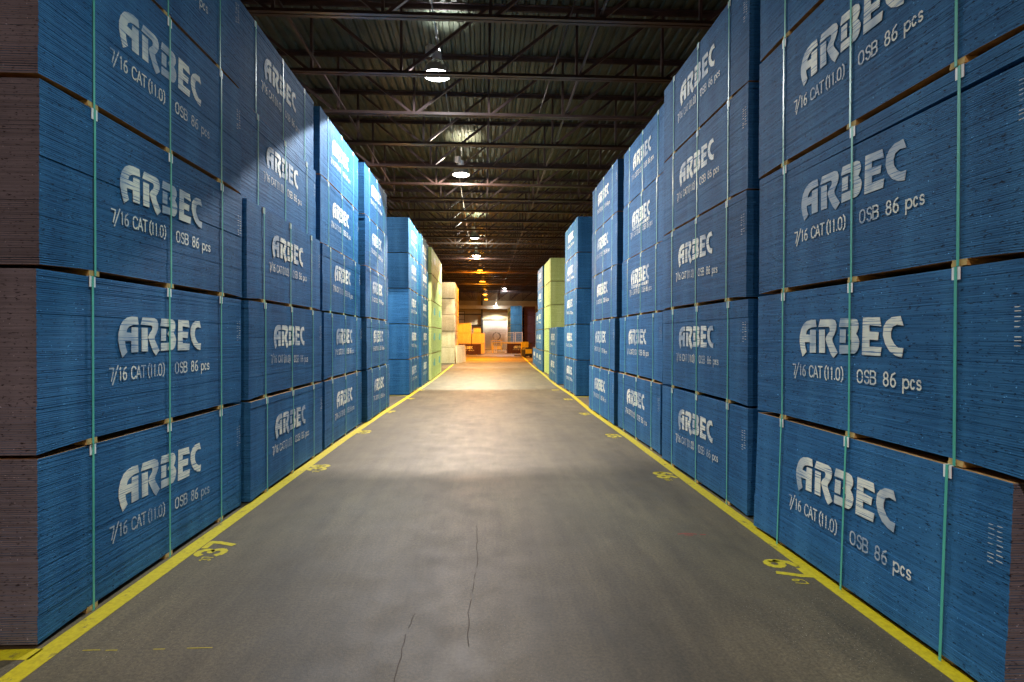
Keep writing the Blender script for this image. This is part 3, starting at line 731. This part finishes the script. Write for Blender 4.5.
def crack(x0, y0, y1, amp, seed, label, w_=0.006):
    rnd = random.Random(seed); y_ = y0; x = x0; seg = []
    while y_ < y1:
        nx = x + rnd.uniform(-amp, amp); ny = y_ + rnd.uniform(0.05, 0.12)
        if rnd.random() < 0.85: seg.append(((x, y_), (nx, ny)))
        x = nx * 0.97 + x0 * 0.03; y_ = ny
    scrap(seg, w_, 'floor_crack', M['crack'], label, 'crack', 0.0008)
crack(-0.08, 2.95, 4.8, 0.010, 4, 'thin jagged crack along the middle of the concrete floor', 0.0045)
crack(-0.44, 2.3, 3.4, 0.012, 9, 'thin dark crack left of the middle of the floor, nearest the camera', 0.0045)

M['red_stain'] = plain('reddish_stain', (0.22, 0.03, 0.02), 0.8)
scrap([((1.60, 4.57), (1.68, 4.585)), ((1.68, 4.585), (1.76, 4.56)), ((1.78, 4.55), (1.83, 4.55)), ((1.65, 4.55), (1.72, 4.54))], 0.014, 'floor_stain', M['red_stain'], 'small reddish stain on the floor right of the middle', 'stain', 0.0010)

# ------------------------------------------------------------------ far things
r = thing('board_pack', 'orange-lit pack of boards standing on edge beside the beige stacks', 'board pack', (-1.74, 34.75, 0), -0.19)
mb = MB(); mb.hexa([(-0.02, 0, 0.0), (0.06, 0, 0.0), (0.06, 2.44, 0.0), (-0.02, 2.44, 0.0), (-0.08, 0, 1.10), (0.0, 0, 1.10), (0.0, 2.44, 1.10), (-0.08, 2.44, 1.10)])
link('panel_pack', mb.mesh('panel_pack', M['beige']), r)
r = thing('wooden_crate', 'small pale crate on top of the two-high far stack', 'crate', (-1.05, 54.55, 2 * PITCH), 0)
mb = MB(); mb.box(0, 0.68, 0, 1.0, 0.08, 0.50); link('crate_body', mb.mesh('crate_body', M['beige']), r)
mb = MB()
for x in (0.02, 0.28, 0.56): mb.box(x, x + 0.1, 0, 1.0, 0.0, 0.08)
link('skid', mb.mesh('skid', M['bearer']), r)

def fence(x0, x1, y0, label):
    r = thing('safety_fence', label, 'fence', (x0, y0, 0), 0, 'fence panels across the far end')
    W = x1 - x0
    for x in (0.03, W - 0.03):
        mb = MB(); mb.box(x - 0.035, x + 0.035, -0.035, 0.035, 0, 2.15); mb.box(x - 0.07, x + 0.07, -0.07, 0.07, 0, 0.012)
        link('post', mb.mesh('post', M['pale_rail']), r)
    for z in (0.15, 1.1, 2.08):
        mb = MB(); mb.box(0.03, W - 0.03, -0.02, 0.02, z, z + 0.05); link('rail', mb.mesh('rail', M['pale_rail']), r)
    mb = MB(); x = 0.12
    while x < W - 0.06: mb.box(x - 0.006, x + 0.006, -0.006, 0.006, 0.18, 2.1); x += 0.10
    z = 0.3
    while z < 2.1: mb.box(0.05, W - 0.05, -0.004, 0.004, z, z + 0.008); z += 0.2
    link('wire_mesh', mb.mesh('wire_mesh', M['pale_rail']), r)
fence(0.0, 1.09, 58.5, 'pale wire fence panel in front of the roller door, left one')
fence(1.18, 2.20, 58.5, 'pale wire fence panel in front of the roller door, right one')
fence(2.30, 3.08, 58.5, 'pale wire fence panel in front of the blue stacks, left one')
fence(3.18, 3.95, 58.5, 'pale wire fence panel in front of the blue stacks, right one')
r = thing('guard_rail', 'long yellow guard rail in front of the far fence', 'guard rail', (0.8, 57.9, 0), 0)
mb = MB(); mb.box(0, 3.6, -0.03, 0.03, 0.98, 1.08); link('rail', mb.mesh('rail', M['yellow_paint']), r)
for x in (0.05, 1.8, 3.55):
    mb = MB(); mb.box(x - 0.04, x + 0.04, -0.04, 0.04, 0, 0.98); link('post', mb.mesh('post', M['yellow_paint']), r)

def drum_fan(loc):
    r = thing('drum_fan', 'round industrial fan on a yellow stand before the roller door', 'fan', loc, 0)
    mb = MB(); cz = 1.72
    mb.lathe([(0.50, -0.14), (0.50, 0.14), (0.36, 0.14), (0.36, -0.14), (0.50, -0.14)], (0, 0, cz), 28, 'y'); link('housing', mb.mesh('housing', M['dark_steel'], False), r)
    mb = MB()
    for k in range(10):
        t_ = math.pi * k / 10; mb.tube([(0.36 * math.cos(t_), -0.15, cz + 0.36 * math.sin(t_)), (-0.36 * math.cos(t_), -0.15, cz - 0.36 * math.sin(t_))], 0.004, 5)
    link('grille', mb.mesh('grille', M['lamp_metal']), r)
    mb = MB(); mb.lathe([(0.0, -0.1), (0.09, -0.1), (0.09, 0.1), (0.0, 0.1)], (0, 0, cz), 16, 'y')
    for k in range(4):
        t_ = math.pi / 2 * k + 0.4; mb.bar((0.07 * math.cos(t_), 0, cz + 0.07 * math.sin(t_)), (0.32 * math.cos(t_), 0.03, cz + 0.32 * math.sin(t_)), 0.13, 0.012)
    link('blades', mb.mesh('blades', M['lamp_metal']), r)
    mb = MB(); mb.box(-0.45, 0.45, -0.25, 0.25, 0.75, 1.15); link('motor_box', mb.mesh('motor_box', M['dark_steel']), r)
    mb = MB()
    for x in (-0.62, 0.62):
        mb.box(x - 0.04, x + 0.04, -0.3, -0.22, 0, 1.25); mb.box(x - 0.04, x + 0.04, 0.22, 0.3, 0, 1.25)
    mb.box(-0.66, 0.66, -0.32, 0.32, 0.66, 0.74); mb.box(-0.66, 0.66, -0.30, -0.24, 1.17, 1.25); mb.box(-0.66, 0.66, -0.30, -0.24, 0.18, 0.55)
    link('stand', mb.mesh('stand', M['yellow_paint']), r)
drum_fan((1.40, 66.0, 0))
r = thing('safety_post', 'orange safety post left of the roller door', 'post', (0.02, 72.0, 0), 0)
mb = MB(); mb.lathe([(0.0, 1.05), (0.07, 1.03), (0.085, 0.98), (0.085, 0.0)], n=16); link('post', mb.mesh('post', M['orange_paint'], True), r)
mb = MB(); mb.lathe([(0.088, 0.72), (0.088, 0.82)], n=16); link('reflective_band', mb.mesh('reflective_band', M['pale_rail'], True), r)
mb = MB(); mb.lathe([(0.0, 0.03), (0.18, 0.03), (0.20, 0.0)], n=16); link('base', mb.mesh('base', M['rubber'], True), r)

def pallet_truck(loc, rz):
    r = thing('pallet_truck', 'dark and yellow powered pallet truck parked by the right floor line', 'pallet truck', loc, rz)
    mb = MB(); mb.prism([(-0.36, 0.12), (0.36, 0.12), (0.36, 0.62), (0.24, 0.80), (-0.24, 0.80), (-0.36, 0.62)], 0.55, lambda u, v, w_: (u, w_, v)); link('body', mb.mesh('body', M['dark_steel']), r)
    mb = MB(); mb.box(-0.30, 0.30, -0.02, 0.0, 0.30, 0.66); mb.box(-0.34, 0.34, 0.55, 0.62, 0.10, 1.25); link('cover', mb.mesh('cover', M['yellow_paint']), r)
    for x in (-0.22, 0.22):
        mb = MB(); mb.box(x - 0.09, x + 0.09, 0.6, 1.75, 0.06, 0.13); link('fork', mb.mesh('fork', M['dark_steel']), r)
    for x in (-0.30, 0.30):
        mb = MB(); mb.lathe([(0.0, x - 0.045), (0.14, x - 0.045), (0.14, x + 0.045), (0.0, x + 0.045)], (0, 0.14, 0.14), 18, 'x'); link('wheel', mb.mesh('wheel', M['rubber']), r)
    mb = MB(); mb.tube([(0, 0.05, 0.75), (0, -0.25, 1.12)], 0.028, 8); mb.tube([(-0.16, -0.27, 1.13), (0.16, -0.27, 1.13)], 0.022, 8); link('tiller', mb.mesh('tiller', M['rubber']), r)
pallet_truck((3.55, 45.2, 0), 0.5)
